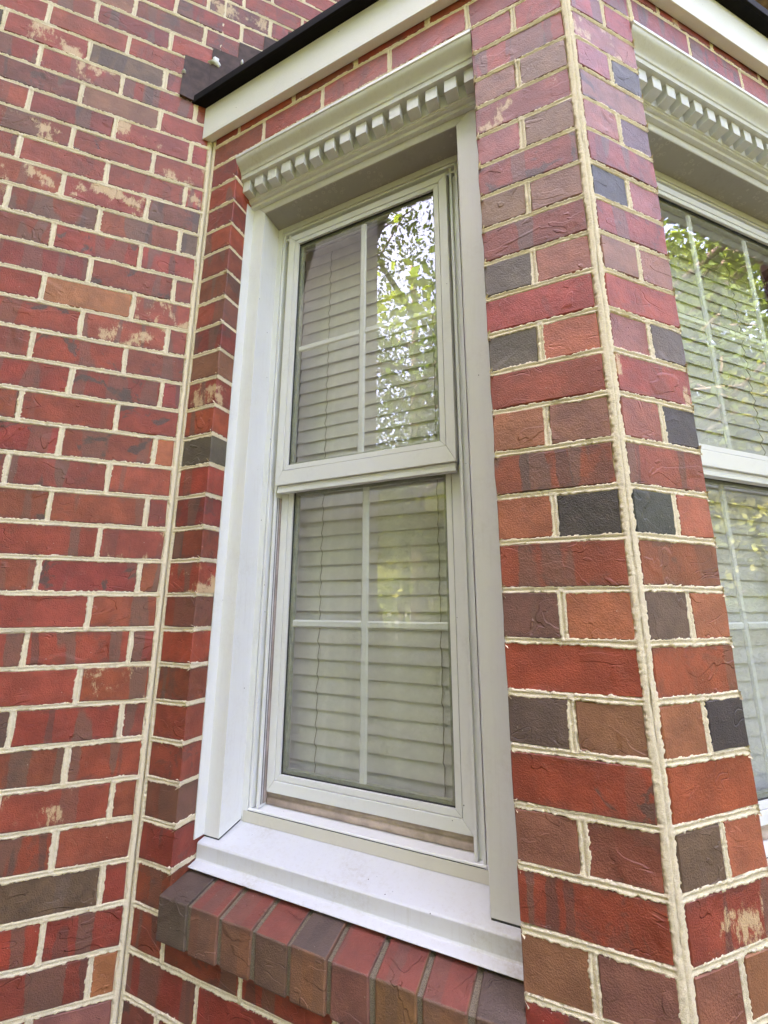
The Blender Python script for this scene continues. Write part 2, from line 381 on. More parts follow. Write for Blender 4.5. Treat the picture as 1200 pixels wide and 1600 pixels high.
# ------------------------------------------------------------------ bricks
_cache = {}
def brick_geo(l, h, d, var):
    """pillow-edged, slightly out-of-true brick: front face y=0, centred on x and z"""
    r = random.Random(var*97 + int(l*1000))
    nx, nz = (4, 2) if l > .12 else (2, 2)
    bv = .0016
    xs = [(-l/2+bv) + (l-2*bv)*i/nx for i in range(nx+1)]; zs = [(-h/2+bv) + (h-2*bv)*j/nz for j in range(nz+1)]
    vs = []; fs = []
    bow = r.uniform(-.0008, .0012); tw = r.uniform(-.0012, .0012)
    def J(a): return r.uniform(-a, a)
    for i, x in enumerate(xs):
        for j, z in enumerate(zs):
            edge = i in (0, nx) or j in (0, nz)
            vs.append((x + J(.0012), -bow*(1-(2*x/l)**2) + tw*(x/l)*(2*z/h) + J(.00025), z + J(.0011)))
    for i in range(nx):
        for j in range(nz):
            a = i*(nz+1)+j; fs.append((a, a+nz+1, a+nz+2, a+1))
    ring = [(i, 0) for i in range(nx)] + [(nx, j) for j in range(nz)] + [(i, nz) for i in range(nx, 0, -1)] + [(0, j) for j in range(nz, 0, -1)]
    n = len(ring); b0 = len(vs)
    for (i, j) in ring:
        p = vs[i*(nz+1)+j]
        ox = -bv if i == 0 else bv if i == nx else 0; oz = -bv if j == 0 else bv if j == nz else 0
        vs.append((p[0]+ox*r.uniform(.6, 1.15), p[1]+bv*r.uniform(.9, 1.6), p[2]+oz*r.uniform(.6, 1.15)))
    c0 = len(vs)
    for k in range(n): p = vs[b0+k]; vs.append((p[0], d, p[2]))
    for k in range(n):
        i, j = ring[k]; i2, j2 = ring[(k+1) % n]; a = i*(nz+1)+j; b = i2*(nz+1)+j2; k2 = (k+1) % n
        fs.append((a, b0+k, b0+k2, b)); fs.append((b0+k, c0+k, c0+k2, b0+k2))
    fs.append(tuple(range(c0, c0+n)))
    return vs, fs
def brick_mesh(l, h, d, var):
    key = (round(l, 3), round(h, 3), round(d, 3), var)
    if key not in _cache:
        me = bpy.data.meshes.new('brick'); me.from_pydata(*brick_geo(l, h, d, var)[:1], [], brick_geo(l, h, d, var)[1])
        import bmesh
        bm = bmesh.new(); bm.from_mesh(me); bmesh.ops.recalc_face_normals(bm, faces=bm.faces); bm.to_mesh(me); bm.free()
        me.shade_smooth(); me.materials.append(M['brick']); _cache[key] = me
        try: me.set_sharp_from_angle(angle=R(18))
        except Exception: pass
    return _cache[key]

PAL = dict(r=(.385, .080, .045), R=(.330, .066, .040), m=(.265, .080, .050), b=(.300, .135, .080), o=(.440, .155, .072),
           g=(.150, .108, .085), k=(.074, .060, .055), p=(.375, .150, .108), u=(.190, .105, .075))
#            band flash lime per code
TR = dict(r=(.8, .25, .07), R=(1, .4, .08), m=(1, .6, .12), b=(.3, .15, .1), o=(.1, .1, .05), g=(.3, .4, .05), k=(0, .3, 0), p=(.3, .1, .1), u=(1, .4, .1))
def put_brick(parent, frame, x0, x1, z0, z1, code=None, depth=.088, lime=None, band=None, flash=None, yoff=None, pool=None):
    l, h = x1-x0, z1-z0
    if l < .014: return None
    if code and lime is None: lime = 0.0
    c = code or random.choices('rRmboup', (48, 34, 8, 2, 4, 3, 1))[0]
    var = random.randrange(9)
    xc, zc = (x0+x1)/2, (z0+z1)/2
    y = random.uniform(-.0006, .0012) if yoff is None else yoff
    col = [ch*random.uniform(.84, 1.14) for ch in PAL[c]]; t = TR[c]
    if pool is not None and (xc > 1.5 or (frame is MAIN and xc > .5) or not in_frame(frame @ Vector((xc, 0, zc)), 60)):
        vs, fs = brick_geo(l, h, depth, var); pool.append(([(p[0]+xc, p[1]+y, p[2]+zc) for p in vs], fs, col)); return None
    o = link('brick', brick_mesh(l, h, depth, var), parent)
    o.location = (xc, y, zc); o.rotation_euler = (random.uniform(-.004, .004), random.uniform(-.007, .007), random.uniform(-.004, .004))
    o.color = (*col, 1)
    o['band'] = float(min(1, max(0, t[0]*random.uniform(.4, 1.3)))) if band is None else float(band)
    o['flash'] = float(min(1, t[1]*random.uniform(.2, 1.6))) if flash is None else float(flash)
    o['lime'] = float(1.0 if random.random() < t[2] else 0.0) if lime is None else float(lime)
    return o

J2 = .0052
def lay(parent, frame, rows, heads, u0, u1, opening=None, codes=None, keep=None, pool=None, depth=.088, e0=.0, e1=.0, marks=()):
    for i in rows:
        zt, zb = -C*i - J2, -C*(i+1) + J2
        zin = opening and opening[2] <= (zt+zb)/2 <= opening[3]
        hs = sorted(h for h in heads[i % 2] if u0+.002 < h < u1-.002 and not (zin and opening[0]-.03 < h < opening[1]+.03))
        cuts = [(u0+e0, 'e')] + [(h, 'h') for h in hs] + [(u1-e1, 'e')]
        iv = []
        for a, b in zip(cuts[:-1], cuts[1:]):
            iv.append((a[0] + (J2 if a[1] == 'h' else 0), b[0] - (J2 if b[1] == 'h' else 0)))
        if opening and opening[2] <= (zt+zb)/2 <= opening[3]:
            nv = []
            for a, b in iv:
                if b <= opening[0]+.004 or a >= opening[1]-.004: nv.append((a, b)); continue
                if a < opening[0]: nv.append((a, opening[0]))
                if b > opening[1]: nv.append((opening[1], b))
            iv = nv
        for k, (a, b) in enumerate(iv):
            if keep and not keep((a+b)/2, (zt+zb)/2): continue
            spec = (codes or {}).get((i, k))
            kw = {}
            if isinstance(spec, tuple): spec, kw = spec
            for mx_, mi, mc, mkw in marks:
                if mi == i and a-.005 < mx_ < b+.005: spec, kw = mc, mkw
            jit = lambda: random.uniform(-.0008, .0008)
            put_brick(parent, frame, a+jit(), b+jit(), zb+jit(), zt+jit(), spec, depth, pool=pool, **kw)

def pool_mesh(pool, name, parent):
    mb = MB(); mi = []
    for vs, fs, c in pool: mb.add(vs, fs); mi += [random.choices((0, 1, 2, 3), (4, 4, 1, 3))[0]]*len(fs)
    me = bpy.data.meshes.new(name); me.from_pydata(mb.v, [], mb.f)
    for nm in ('brick', 'brick_red', 'brick_grey', 'brick_brown'): me.materials.append(M[nm])
    me.polygons.foreach_set('material_index', mi)
    me.shade_smooth(); me.set_sharp_from_angle(angle=R(18))
    o = link(name, me, parent); o['kind'] = 'stuff'; o.color = (*PAL['R'], 1); o['band'] = 1.0; o['flash'] = .5; o['lime'] = .3
    return o

# ---- roof geometry shared by several builders: bay roof plane rises from its eave
ROOF_K, EAVE_D, EAVE_Z = 1.33, -.045, .335
def roof_line(x): return EAVE_Z + (x*Q - EAVE_D)*ROOF_K

# ---- main wall
mh = {0: [-.0595-.2045*k for k in range(22)] + [-.0595+.2045*k for k in range(1, 30)],
      1: [-.1535-.2045*k for k in range(22)] + [-.1535+.2045*k for k in range(1, 30)]}
keep_main = lambda U, V: (np.asarray(U) < .0) | (np.asarray(V) > roof_line(np.asarray(U)) - .09)
sh = mortar_sheet(-.74, .0, -2.2, 1.2, mh, [(0, .0115)], [], 11, res=.0025, keep=keep_main, corner_tan=[(0, -.414)])
sh2 = mortar_sheet(0.0, .52, .30, 1.2, mh, [], [], 12, keep=keep_main)
core = [(-4.21, .0, .0045, .30, -Z0, 2.3), (.0, 6.0, .0045, .30, .22, 2.3), (2.845, 6.0, .0045, .30, -Z0, .219)]
main_wall = link('main_wall', sheet_mesh('main_wall', [sh, sh2], 'mortar', core), house)
main_wall.matrix_local = MAIN; tag(main_wall, 'long red brick wall of the house left of the bay')
LM = [(-.084, 5), (-.169, 6), (-.17, -2), (-.104, -1), (-.254, 1), (-.47, 1), (-.092, 13), (-.101, 17), (-.153, 20), (-.479, -5)]
DK = [(-.358, 4), (-.15, 4), (-.381, 6), (-.316, 7), (-.109, 7), (-.263, 8), (-.215, 10), (-.262, 14), (-.31, 12), (-.285, -1), (-.332, 10), (-.143, 9), (-.159, 3)]
MARKS = [(x, i, 'r', dict(lime=1.0, flash=0)) for x, i in LM] + [(x, i, 'R', dict(flash=1.0, lime=0, band=.6)) for x, i in DK] + [(-.026, 10, 'o', dict(flash=0))]
pool = []
def keepm(u, z): return (u < 0 or z > min(roof_line(u), roof_line(.62)) - .03)
lay(main_wall, MAIN, range(-5, 34), mh, -4.2, 0.0, keep=keepm, pool=pool, e1=.0135, marks=MARKS)
lay(main_wall, MAIN, range(-28, -5), mh, -4.2, 5.9, keep=keepm, pool=pool)
lay(main_wall, MAIN, range(-5, 34), mh, 2.86, 5.9, pool=pool)
pool_mesh(pool, 'outlying_bricks', main_wall)

# ---- angled side of the bay
SO = (.113, .8197)
sh_ = {0: [.2055+.2023*k for k in range(3)], 1: [.1080+.2023*k for k in range(4)] + [.9140]}
sh_hi = {0: [.2080+.2018*k for k in range(4)], 1: [.1075+.2023*k for k in range(4)] + [.9140]}
OPZ = (-1.870, .078)
s1 = mortar_sheet(0, L, -2.2, .25, {0: sh_hi[0], 1: sh_[1]}, [(0, .0115), (L, .0115)], [(SO[0]-.0002, SO[1]+.0002, -1.83, .074)], 21, res=.002, corner_tan=[(0, .414), (L, .414)])
s2P, s2F = mortar_sheet(0, .075, -1.86, .075, {0: [], 1: []}, [], [], 22, corner_tan=[(0, 1.0)])
s2P = np.stack([SO[0] + (-s2P[:, 1]) , s2P[:, 0], s2P[:, 2]], 1)      # turned into the jamb
s3P, s3F = mortar_sheet(0, .075, -1.86, .075, {0: [], 1: []}, [], [], 23, corner_tan=[(0, 1.0)])
s3P = np.stack([SO[1] - (-s3P[:, 1]), s3P[:, 0], s3P[:, 2]], 1); s3F = s3F[:, ::-1]
core = [(.0, SO[0]-.005, .0050, .12, -1.9, .075), (SO[1]+.005, L-.003, .0050, .12, -1.9, .075), (.0, L-.003, .0050, .12, -Z0, -1.9), (.0, L-.003, .0050, .12, .075, .42)]
side_wall = link('bay_side_wall', sheet_mesh('bay_side_wall', [s1, (s2P, s2F), (s3P, s3F)], 'mortar', core), house)
side_wall.matrix_local = SIDE; tag(side_wall, 'angled brick side of the bay holding the nearer window')
K = lambda c, **kw: (c, kw)
# pier right of the window: even courses one stretcher (k=1), odd courses two halves (k=1,2); k=0 is the narrow pier at the inner corner
sc = {(0, 1): K('r', band=.9), (1, 1): 'b', (1, 2): 'b', (2, 1): K('r', band=.5, lime=1), (3, 1): 'p', (3, 2): 'b', (4, 1): K('r', flash=.9), (5, 1): 'b', (5, 2): 'b',
      (6, 1): K('R', band=1), (7, 1): 'g', (7, 2): 'p', (8, 1): K('r', band=0), (9, 1): 'g', (9, 2): 'o', (10, 1): K('r', band=0), (11, 1): 'o', (11, 2): 'b', (12, 1): K('r', band=1, flash=.4),
      (13, 1): 'o', (13, 2): K('k', flash=0), (14, 1): K('r', band=.7, flash=.5), (15, 1): 'u', (15, 2): 'o', (16, 1): K('r', band=0, flash=0), (17, 1): 'g', (17, 2): 'b',
      (18, 1): K('R', flash=.9, band=.5), (19, 1): 'b', (19, 2): 'm', (20, 1): K('R', band=.9), (21, 1): 'b', (21, 2): 'b', (22, 1): 'R'}
for i in range(0, 23):
    sc[(i, 0)] = K('rRrRmrubRrgrRRrRrRrRmRRR'[i], lime=(1.0 if i in (8, 14) else 0))
for i in (6,): sc[(i, 0)] = K('R', flash=.6)
for i in (-1, -2, -3, -4):
    for k in range(6): sc[(i, k)] = K(random.choice('rrR'), band=.15, lime=0)
for i in range(23, 34):
    for k in range(6): sc[(i, k)] = K(random.choice('RRmR'), lime=0)
pool = []
lay(side_wall, SIDE, range(-5, -1), {0: sh_hi[0], 1: sh_[1]}, 0, L, codes=sc, pool=pool, e0=.0135, e1=.0125)
lay(side_wall, SIDE, range(-1, 34), {0: sh_[0] + [.8125], 1: sh_[1]}, 0, L, (SO[0], SO[1], OPZ[0], OPZ[1]), sc, pool=pool, e0=.0135, e1=.0125, depth=.10)
pool_mesh(pool, 'hidden_bricks', side_wall)

# ---- front of the bay
FW = 1.390; FO = (.193, 1.197)
fh = {0: [.200+.2*k for k in range(6)], 1: [.1055+.196*k for k in range(7)]}
f1 = mortar_sheet(0, .80, -2.1, .25, fh, [(0, .0115)], [(FO[0]-.0002, FO[1]+.0002, -1.83, .074)], 31, res=.002, corner_tan=[(0, -(-.414)*-1)])
f2P, f2F = mortar_sheet(0, .075, -1.86, .075, {0: [], 1: []}, [], [], 32, corner_tan=[(0, 1.0)])
f2P = np.stack([FO[0] - f2P[:, 1], f2P[:, 0], f2P[:, 2]], 1)
core = [(.003, FO[0]-.005, .0050, .12, -1.9, .075), (FO[1]+.005, FW, .0050, .12, -1.9, .075), (.003, FW, .0050, .12, -Z0, -1.9), (.003, FW, .0050, .12, .075, .42)]
front_wall = link('bay_front_wall', sheet_mesh('bay_front_wall', [f1, (f2P, f2F)], 'mortar', core), house)
front_wall.matrix_local = FRONT; tag(front_wall, 'front brick face of the bay at the right edge')
fc = {(0, 0): K('p', lime=1), (1, 0): 'p', (1, 1): 'k', (2, 0): K('p', flash=.9), (3, 0): 'p', (3, 1): 'g', (4, 0): K('r', band=.8), (5, 0): 'k', (5, 1): 'p', (6, 0): K('r', flash=.9, band=.7), (7, 0): 'p', (7, 1): 'p',
      (8, 0): K('r', band=.1), (9, 0): 'p', (9, 1): 'g', (10, 0): K('r', lime=1), (11, 0): 'p', (11, 1): 'k', (12, 0): K('r', band=.9), (13, 0): K('k', flash=0), (13, 1): 'o', (14, 0): K('r', flash=.5, band=.5),
      (15, 0): 'u', (15, 1): 'o', (16, 0): K('r', band=.6, flash=.3), (17, 0): 'o', (17, 1): K('k', flash=0), (18, 0): K('r', band=.1), (19, 0): 'u', (19, 1): 'o', (20, 0): K('R', lime=1), (21, 0): 'b', (21, 1): 'o', (22, 0): 'R'}
pool = []
lay(front_wall, FRONT, range(-5, -1), fh, 0, FW, codes=None, pool=pool, e0=.0125, e1=.0125)
lay(front_wall, FRONT, range(-1, 34), fh, 0, FW, (FO[0], FO[1], OPZ[0], OPZ[1]), fc, pool=pool, e0=.0125, e1=.0125, depth=.10)
pool_mesh(pool, 'hidden_bricks', front_wall)

# ---- far flank of the bay, out of sight, closes the room
FAR = Matrix(((Q, -Q, 0, L*Q+FW), (Q, Q, 0, -L*Q), (0, 0, 1, Z0), (0, 0, 0, 1)))
mb = MB(); mb.box(.0, L, .0, .12, -Z0, .42)
o = mb.build('bay_far_wall', 'far_brick', house); o.matrix_local = FAR

# ------------------------------------------------------------------ rowlock sill courses
def sill_course(frame, a, b, first_w, codes, name_label):
    pitch = .0792; mb = MB()
    # dirty mortar body just below the brick faces
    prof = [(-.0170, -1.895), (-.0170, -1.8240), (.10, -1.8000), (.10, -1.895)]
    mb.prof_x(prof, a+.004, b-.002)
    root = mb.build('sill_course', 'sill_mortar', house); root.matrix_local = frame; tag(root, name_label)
    n = int(round((b-a)/pitch)); 
    for k in range(n):
        x0 = a + k*pitch + .0048*(k > 0); x1 = a + (k+1)*pitch - .0048
        if k == 0: x0 = a-.004
        r = random.Random(k+int(a*100)); l = x1-x0; var = k
        # on-edge brick: outline in (y,z), nudged, bevelled
        key = MB(); dz = r.uniform(-.0025, .0025); dy = r.uniform(-.002, .002)
        pts = [(-.022+dy, -1.898), (-.022+dy, -1.819+dz), (.06, -1.8025+dz), (.105, -1.7945+dz), (.105, -1.898)]
        vs = []
        for x in (-l/2, l/2):
            for (y, z) in pts: vs.append((x + r.uniform(-.0012, .0012), y + r.uniform(-.0010, .0010), z + 1.86 + r.uniform(-.0010, .0010)))
        m = len(pts)
        key.add(vs, [tuple(range(m)), tuple(range(2*m-1, m-1, -1))] + [(i, i+m, (i+1) % m+m, (i+1) % m) for i in range(m)])
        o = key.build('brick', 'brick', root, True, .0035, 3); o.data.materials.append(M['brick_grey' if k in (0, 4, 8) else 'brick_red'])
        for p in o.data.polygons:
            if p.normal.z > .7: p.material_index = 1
        o.location = ((x0+x1)/2, 0, -1.86)
        c = codes[k % len(codes)]; o.color = (*[v*r.uniform(.85, 1.1) for v in PAL[c]], 1); o['band'] = .55; o['flash'] = .15; o['lime'] = 0.0
    return root
sill_course(SIDE, SO[0], SO[1]+.006, .07, 'gbbubbbbu', 'row of on-edge sill bricks under the nearer window')
sill_course(FRONT, FO[0], FO[1], .07, 'buobgub', 'row of on-edge sill bricks under the front window')

# ------------------------------------------------------------------ windows
def mitred(mb, side, a0, a1, b0, b1, y0, y1):
    """one member of a mitred frame: outer rectangle a0..a1 x b0..b1; width w per side given through `side` tuple"""
def ring(parent, names, x0, x1, z0, z1, w, y0, y1, mat, bevel=.0008, gap=.0004):
    """four mitred members (two upright, two level) of a rectangular frame of width w"""
    wl, wr, wb, wt = w
    X0, X1, Z0_, Z1_ = x0+wl, x1-wr, z0+wb, z1-wt
    def quad(p):
        v = [(x, y0, z) for x, z in p] + [(x, y1, z) for x, z in p]
        return MB().add(v, [(0, 1, 2, 3), (7, 6, 5, 4), (0, 4, 5, 1), (1, 5, 6, 2), (2, 6, 7, 3), (3, 7, 4, 0)])
    g = gap
    out = []
    out.append(quad([(x0, z0+g*2), (X0, Z0_+g*2), (X0, Z1_-g*2), (x0, z1-g*2)]).build(names[0], mat, parent, False, bevel))
    out.append(quad([(X1, Z0_+g*2), (x1, z0+g*2), (x1, z1-g*2), (X1, Z1_-g*2)]).build(names[0], mat, parent, False, bevel))
    out.append(quad([(x0, z0), (x1, z0), (X1, Z0_), (X0, Z0_)]).build(names[1], mat, parent, False, bevel))
    out.append(quad([(X0, Z1_), (X1, Z1_), (x1, z1), (x0, z1)]).build(names[1], mat, parent, False, bevel))
    return out

def sash(win, xl, xr, zb, zt, yf, cols, rail_b, label):
    """stiles, rails, glazing beads, one sealed pane with a grille between its sheets"""
    bead = .0135
    ring(win, ('sash_stile', 'sash_rail'), xl, xr, zb, zt, (.0215, .0215, rail_b, .020), yf, yf+.032, 'pvc', .0012)
    x0, x1, z0, z1 = xl+.0227, xr-.0227, zb+rail_b+.0013, zt-.0213
    ring(win, ('glazing_bead', 'glazing_bead'), x0, x1, z0, z1, (bead, bead, bead, bead), yf+.0015, yf+.012, 'pvc', .0008)
    g0, g1, h0, h1 = x0+bead, x1-bead, z0+bead, z1-bead
    ring(win, ('gasket', 'gasket'), x0-.004, x1+.004, z0-.004, z1+.004, (.008,)*4, yf+.006, yf+.0072, 'gasket', 0)
    ring(win, ('gasket', 'gasket'), g0-.001, g1+.001, h0-.001, h1+.001, (.0032,)*4, yf+.0075, yf+.0105, 'gasket', 0)
    p = MB().box(g0-.006, g1+.006, yf+.0112, yf+.0132, h0-.006, h1+.006)
    p.build('pane', 'glass', win)
    ring(win, ('spacer', 'spacer'), g0-.004, g1+.004, h0-.004, h1+.004, (.0125,)*4, yf+.0145, yf+.026, 'spacer', 0)
    yb = yf+.0150
    for k in range(1, cols):
        xc = g0 + (g1-g0)*k/cols
        MB().prof_z([(xc-.0095, yb+.0035), (xc-.0055, yb), (xc+.0055, yb), (xc+.0095, yb+.0035), (xc+.0055, yb+.007), (xc-.0055, yb+.007)], h0, h1).build('muntin', 'muntin', win)
    zc = (h0+h1)/2
    xs = [g0] + [g0 + (g1-g0)*k/cols for k in range(1, cols)] + [g1]
    for a, b in zip(xs[:-1], xs[1:]):
        MB().prof_x([(yb+.0033, zc-.0095), (yb-.0003, zc-.0055), (yb-.0003, zc+.0055), (yb+.0033, zc+.0095), (yb+.0068, zc+.0055), (yb+.0068, zc-.0055)], a+(.0092 if a != g0 else 0), b-(.0092 if b != g1 else 0)).build('muntin', 'muntin', win)
    return g0, g1, h0, h1

def window(frame, a, b, cols, label, wl):
    """a..b brick opening. Everything in (along wall, into wall, up)."""
    ja, jb = a+.066, b-.0805            # outer lip of the vinyl frame
    # body: vinyl frame with stepped tracks
    mb = MB()
    zs, zh = -1.716, -.094
    def jamb(sgn, x):                    # profile in (x,y); sgn +1 for the left jamb
        P = [(0, .151), (.007, .151), (.0072, .168), (.0165, .168), (.0170, .157), (.0235, .157), (.0240, .2000), (.030, .2000), (.030, .215), (0, .215)]
        return [(x+sgn*p, q) for p, q in P]
    mb.prof_z(jamb(1, ja), zs+.001, zh-.001); mb.prof_z(jamb(-1, jb), zs+.001, zh-.001)
    Ph = [(.151, zh), (.151, zh-.007), (.168, zh-.0072), (.168, zh-.0165), (.157, zh-.017), (.157, zh-.0235), (.200, zh-.024), (.200, zh-.030), (.215, zh-.030), (.215, zh)]
    mb.prof_x(Ph, ja, jb)
    # frame sill with upstand lip at its front
    Ps = [(.1485, -1.742), (.1485, -1.7160), (.1500, -1.7140), (.1535, -1.7140), (.1550, -1.7195), (.186, -1.7135), (.215, -1.7135), (.215, -1.742)]
    mb.prof_x(Ps, ja-.001, jb+.001)
    win = mb.build('window', 'pvc', house, False, .0007); win.matrix_local = frame; tag(win, label)
    # dirty balance tracks beside the lower sash
    for sgn, x in ((1, ja), (-1, jb)):
        for p0, p1, y, tm in ((.0235, .0243, .1635, 'gasket'), (.0235, .0247, .1650, 'track'), (.0247, .0251, .1705, 'gasket'), (.0247, .0258, .1718, 'dirty')):
            xx = sorted((x+sgn*p0, x+sgn*p1)); MB().box(xx[0], xx[1], y, .206, -1.708, -.955).build('balance_track', tm, win)
    # clad casing round the opening, mitred at the head
    ci, cj = a+.047, b-.0615; zc = -.0715
    def hx(p): return MB().hexa(p)
    zl = lambda y: -1.7600 + (y-.062)*.1977 + .0032
    def upright(x0, x1, t0, t1):
        return hx([(x0, .080, zl(.080)), (x1, .080, zl(.080)), (x1, .150, zl(.150)), (x0, .150, zl(.150)), (x0, .080, t0), (x1, .080, t1), (x1, .150, t1), (x0, .150, t0)])
    upright(a+.001, ci, zc+.046, zc-.0005).build('casing', 'alu', win, False, .0012)
    upright(cj, b+.003, zc-.0005, zc+.055).build('casing', 'alu', win, False, .0022, 3)
    hx([(a+.001, .0803, zc+.047), (ci, .0803, zc), (cj, .0803, zc), (b+.002, .0803, zc+.055), (a+.001, .0803, zc+.085), (ci, .0803, zc+.085), (cj, .0803, zc+.085), (b+.002, .0803, zc+.085)])
    v = [(a+.001, zc+.0465), (ci, zc), (cj, zc), (b+.003, zc+.0555), (b+.003, zc+.10), (a+.001, zc+.10)]
    m = len(v); mbh = MB().add([(x, .0802, z) for x, z in v] + [(x, .1505, z) for x, z in v], [tuple(range(m)), tuple(range(2*m-1, m-1, -1))] + [(i, i+m, (i+1) % m+m, (i+1) % m) for i in range(m)])
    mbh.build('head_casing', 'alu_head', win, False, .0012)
    MB().box(ci+.0005, cj-.0005, .0815, .1483, zc-.0022, zc-.0002).build('head_lining', 'lining', win)  # thin sheet carrying the painted shade under the head casing
    # thin white liner against the brick jamb
    MB().box(a-.0005, a+.0030, .052, .0815, -1.752, -.045).build('jamb_liner', 'alu', win, False, .0008)
    MB().box(b-.0030, b+.0005, .052, .0815, -1.752, -.045).build('jamb_liner', 'alu', win, False, .0008)
    # flat stop between casing and vinyl frame
    for x0, x1 in ((ci-.002, ja-.0020), (jb+.0020, cj+.002)):
        MB().box(x0, x1, .1485, .19, -1.7415, -.0735).build('stop', 'alu', win, False, .0016)
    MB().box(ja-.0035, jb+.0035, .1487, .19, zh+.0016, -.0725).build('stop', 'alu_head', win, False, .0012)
    # clad sill: drip lip, nose, sloping top, riser
    P = [(.040, -1.7990), (.0415, -1.7968), (.0600, -1.7935), (.0620, -1.7900), (.0620, -1.7625), (.0645, -1.7598), (.1480, -1.7432), (.1490, -1.7250), (.160, -1.7250), (.160, -1.770), (.064, -1.7985)]
    MB().prof_x(P, a+.002, b-.0035).build('sill', 'alu_sill', win, False, .0016, 3)
    MB().box(ja-.012, jb+.012, .1462, .1486, -1.7428, -1.7198).build('riser', 'riser', win, False, .0006)
    MB().box(ja, jb, .1478, .1500, -1.7194, -1.7183).build('gasket', 'gasket', win)
    # dark gap of old caulk under the casing legs
    for x0, x1 in ((a+.003, ci-.0012), (cj+.0012, b)):
        MB().hexa([(x, y, zl(y)-dz) for dz in (.0045, -.0006) for x, y in ((x0, .0815), (x1, .0815), (x1, .149), (x0, .149))]).build('caulk_joint', 'gasket', win)
    # sashes: the upper one stands outside the lower
    x0, x1 = ja+.0275, jb-.0275
    sash(win, x0+.001, x1-.001, -.9265, -.1225, .1445, cols, .0395, 'upper')
    MB().prof_x([(.152, -.9275), (.152, -.9360), (.1500, -.9375), (.1500, -.9470), (.168, -.9470), (.176, -.9275)], x0+.004, x1-.004).build('meeting_rail', 'pvc', win, False, .0008)
    sash(win, x0, x1, -1.6845, -.9035, .1775, cols, .0265, 'lower')
    # grubby seal strip in the pocket under the lower sash
    MB().prof_x([(.181, -1.7120), (.1795, -1.7060), (.1815, -1.7000), (.1870, -1.6970), (.1835, -1.6925), (.1835, -1.6855), (.205, -1.6855), (.205, -1.7120)], x0, x1).build('seal_strip', 'seal', win, True)
    return win

def cornice(frame, a, b, label, dw):
    mb = MB()
    mb.prof_x([(.058, -.0300), (.058, .060), (.11, .060), (.11, -.0300)], a+.001, b-.001)
    root = mb.build('cornice', 'trim', house, False, .0008); root.matrix_local = frame; tag(root, label)
    # crown: cyma under a thin top fillet
    pr_ = [(-.0075, .0690), (-.0075, .0610), (-.0050, .0590)]
    for k in range(1, 12):
        t = k/11; pr_.append((-.0045 + .0235*(t - .13*math.sin(2*math.pi*t)) , .0585 - .0335*t))
    pr_ += [(.0205, .0240), (.0215, .0235), (.0215, .0100), (.062, .0100), (.062, .0690)]
    MB().prof_x(pr_, a-.0005, b-.0010).build('crown_moulding', 'trim', root, True).data.set_sharp_from_angle(angle=R(28))
    # dentil course
    dm = MB().box(-dw/2, dw/2, .0300, .0590, -.0268, .0095).mesh('dentil', 'trim')
    x = a + .0115
    while x < b-.004:
        w0, w1 = max(a+.001, x-dw/2), min(b-.001, x+dw/2)
        if w1-w0 < dw-.001: o = MB().box(w0, w1, .0300, .0590, -.0268, .0095).build('dentil', 'trim', root, False, .0006)
        else: o = link('dentil', dm, root, .0006); o.location = (x, random.uniform(-.0004, .0004), random.uniform(-.0004, .0004))
        x += .0488
    # bed moulding below the dentils
    MB().prof_x([(.0575, -.0275), (.0575, -.0315), (.0605, -.0325), (.0605, -.0355), (.0640, -.0370), (.0690, -.0375), (.0690, -.0480), (.0800, -.0485), (.082, -.0275)], a+.001, b-.001).build('bed_moulding', 'trim', root, False, .0006)
    return root

def blind(frame, a, b, cords, label, group):
    root = bpy.data.objects.new('window_blind', None); COL.objects.link(root); root.matrix_world = frame @ Matrix.Translation(((a+b)/2, .262, -1.70))
    tag(root, label, 'blind', group)
    l = b-a; pts = []
    n = 6; T = R(81.3)                       # closed, outer edge down
    sec = []
    for side_ in (1, -1):
        for k in range(n+1):
            t = -1+2*k/n
            if side_ < 0: t = -t
            wv = t*.025; cv = .0009*(1-t*t) + side_*.0012
            sec.append((-math.cos(T)*(-wv)*1.0*1 + math.sin(T)*-cv, wv*math.sin(T) - cv*math.cos(T)))
    me = MB().prof_x(sec, -l/2, l/2).mesh('slat', 'slat', True); me.set_sharp_from_angle(angle=R(40))
    z = .052; zs = []
    while z < 1.585:
        o = link('slat', me, root); o.location = (0, random.uniform(-.0008, .0008), z); o.rotation_euler = (random.uniform(-.014, .014), 0, random.uniform(-.0010, .0010)); zs.append(z); z += .0413
    MB().box(-l/2, l/2, -.027, .027, .004, .020).build('bottom_rail', 'slat', root, False, .002)
    MB().box(-l/2-.004, l/2+.004, -.026, .03, 1.595, 1.66).build('head_rail', 'slat', root, False, .003)
    for xc in [c_-(a+b)/2 for c_ in cords]:
        p = []
        for k, zz in enumerate(zs):
            p += [(xc+.0015*math.sin(k*2.1), -.0135, zz-.020), (xc, -.0050, zz+.010)]
        MB().tube(p, .0011, 5).build('ladder_cord', 'cord', root)
    return root

window(SIDE, SO[0], SO[1], 2, 'narrow white double-hung window with two-by-two grilles, angled bay side', .0)
window(FRONT, FO[0], FO[1], 3, 'double-hung window in the bay front at the right edge', .0)
cornice(SIDE, SO[0], SO[1], 'white dentil cornice over the nearer window', .0300)
cornice(FRONT, FO[0], FO[1], 'white dentil cornice over the window at the right edge', .0290)
blind(SIDE, .190, .730, (.294, .632), 'closed beige slatted blind behind the nearer window', 'closed window blinds')
blind(FRONT, .270, 1.090, (.475, .885), 'closed beige slatted blind behind the window at the right edge', 'closed window blinds')

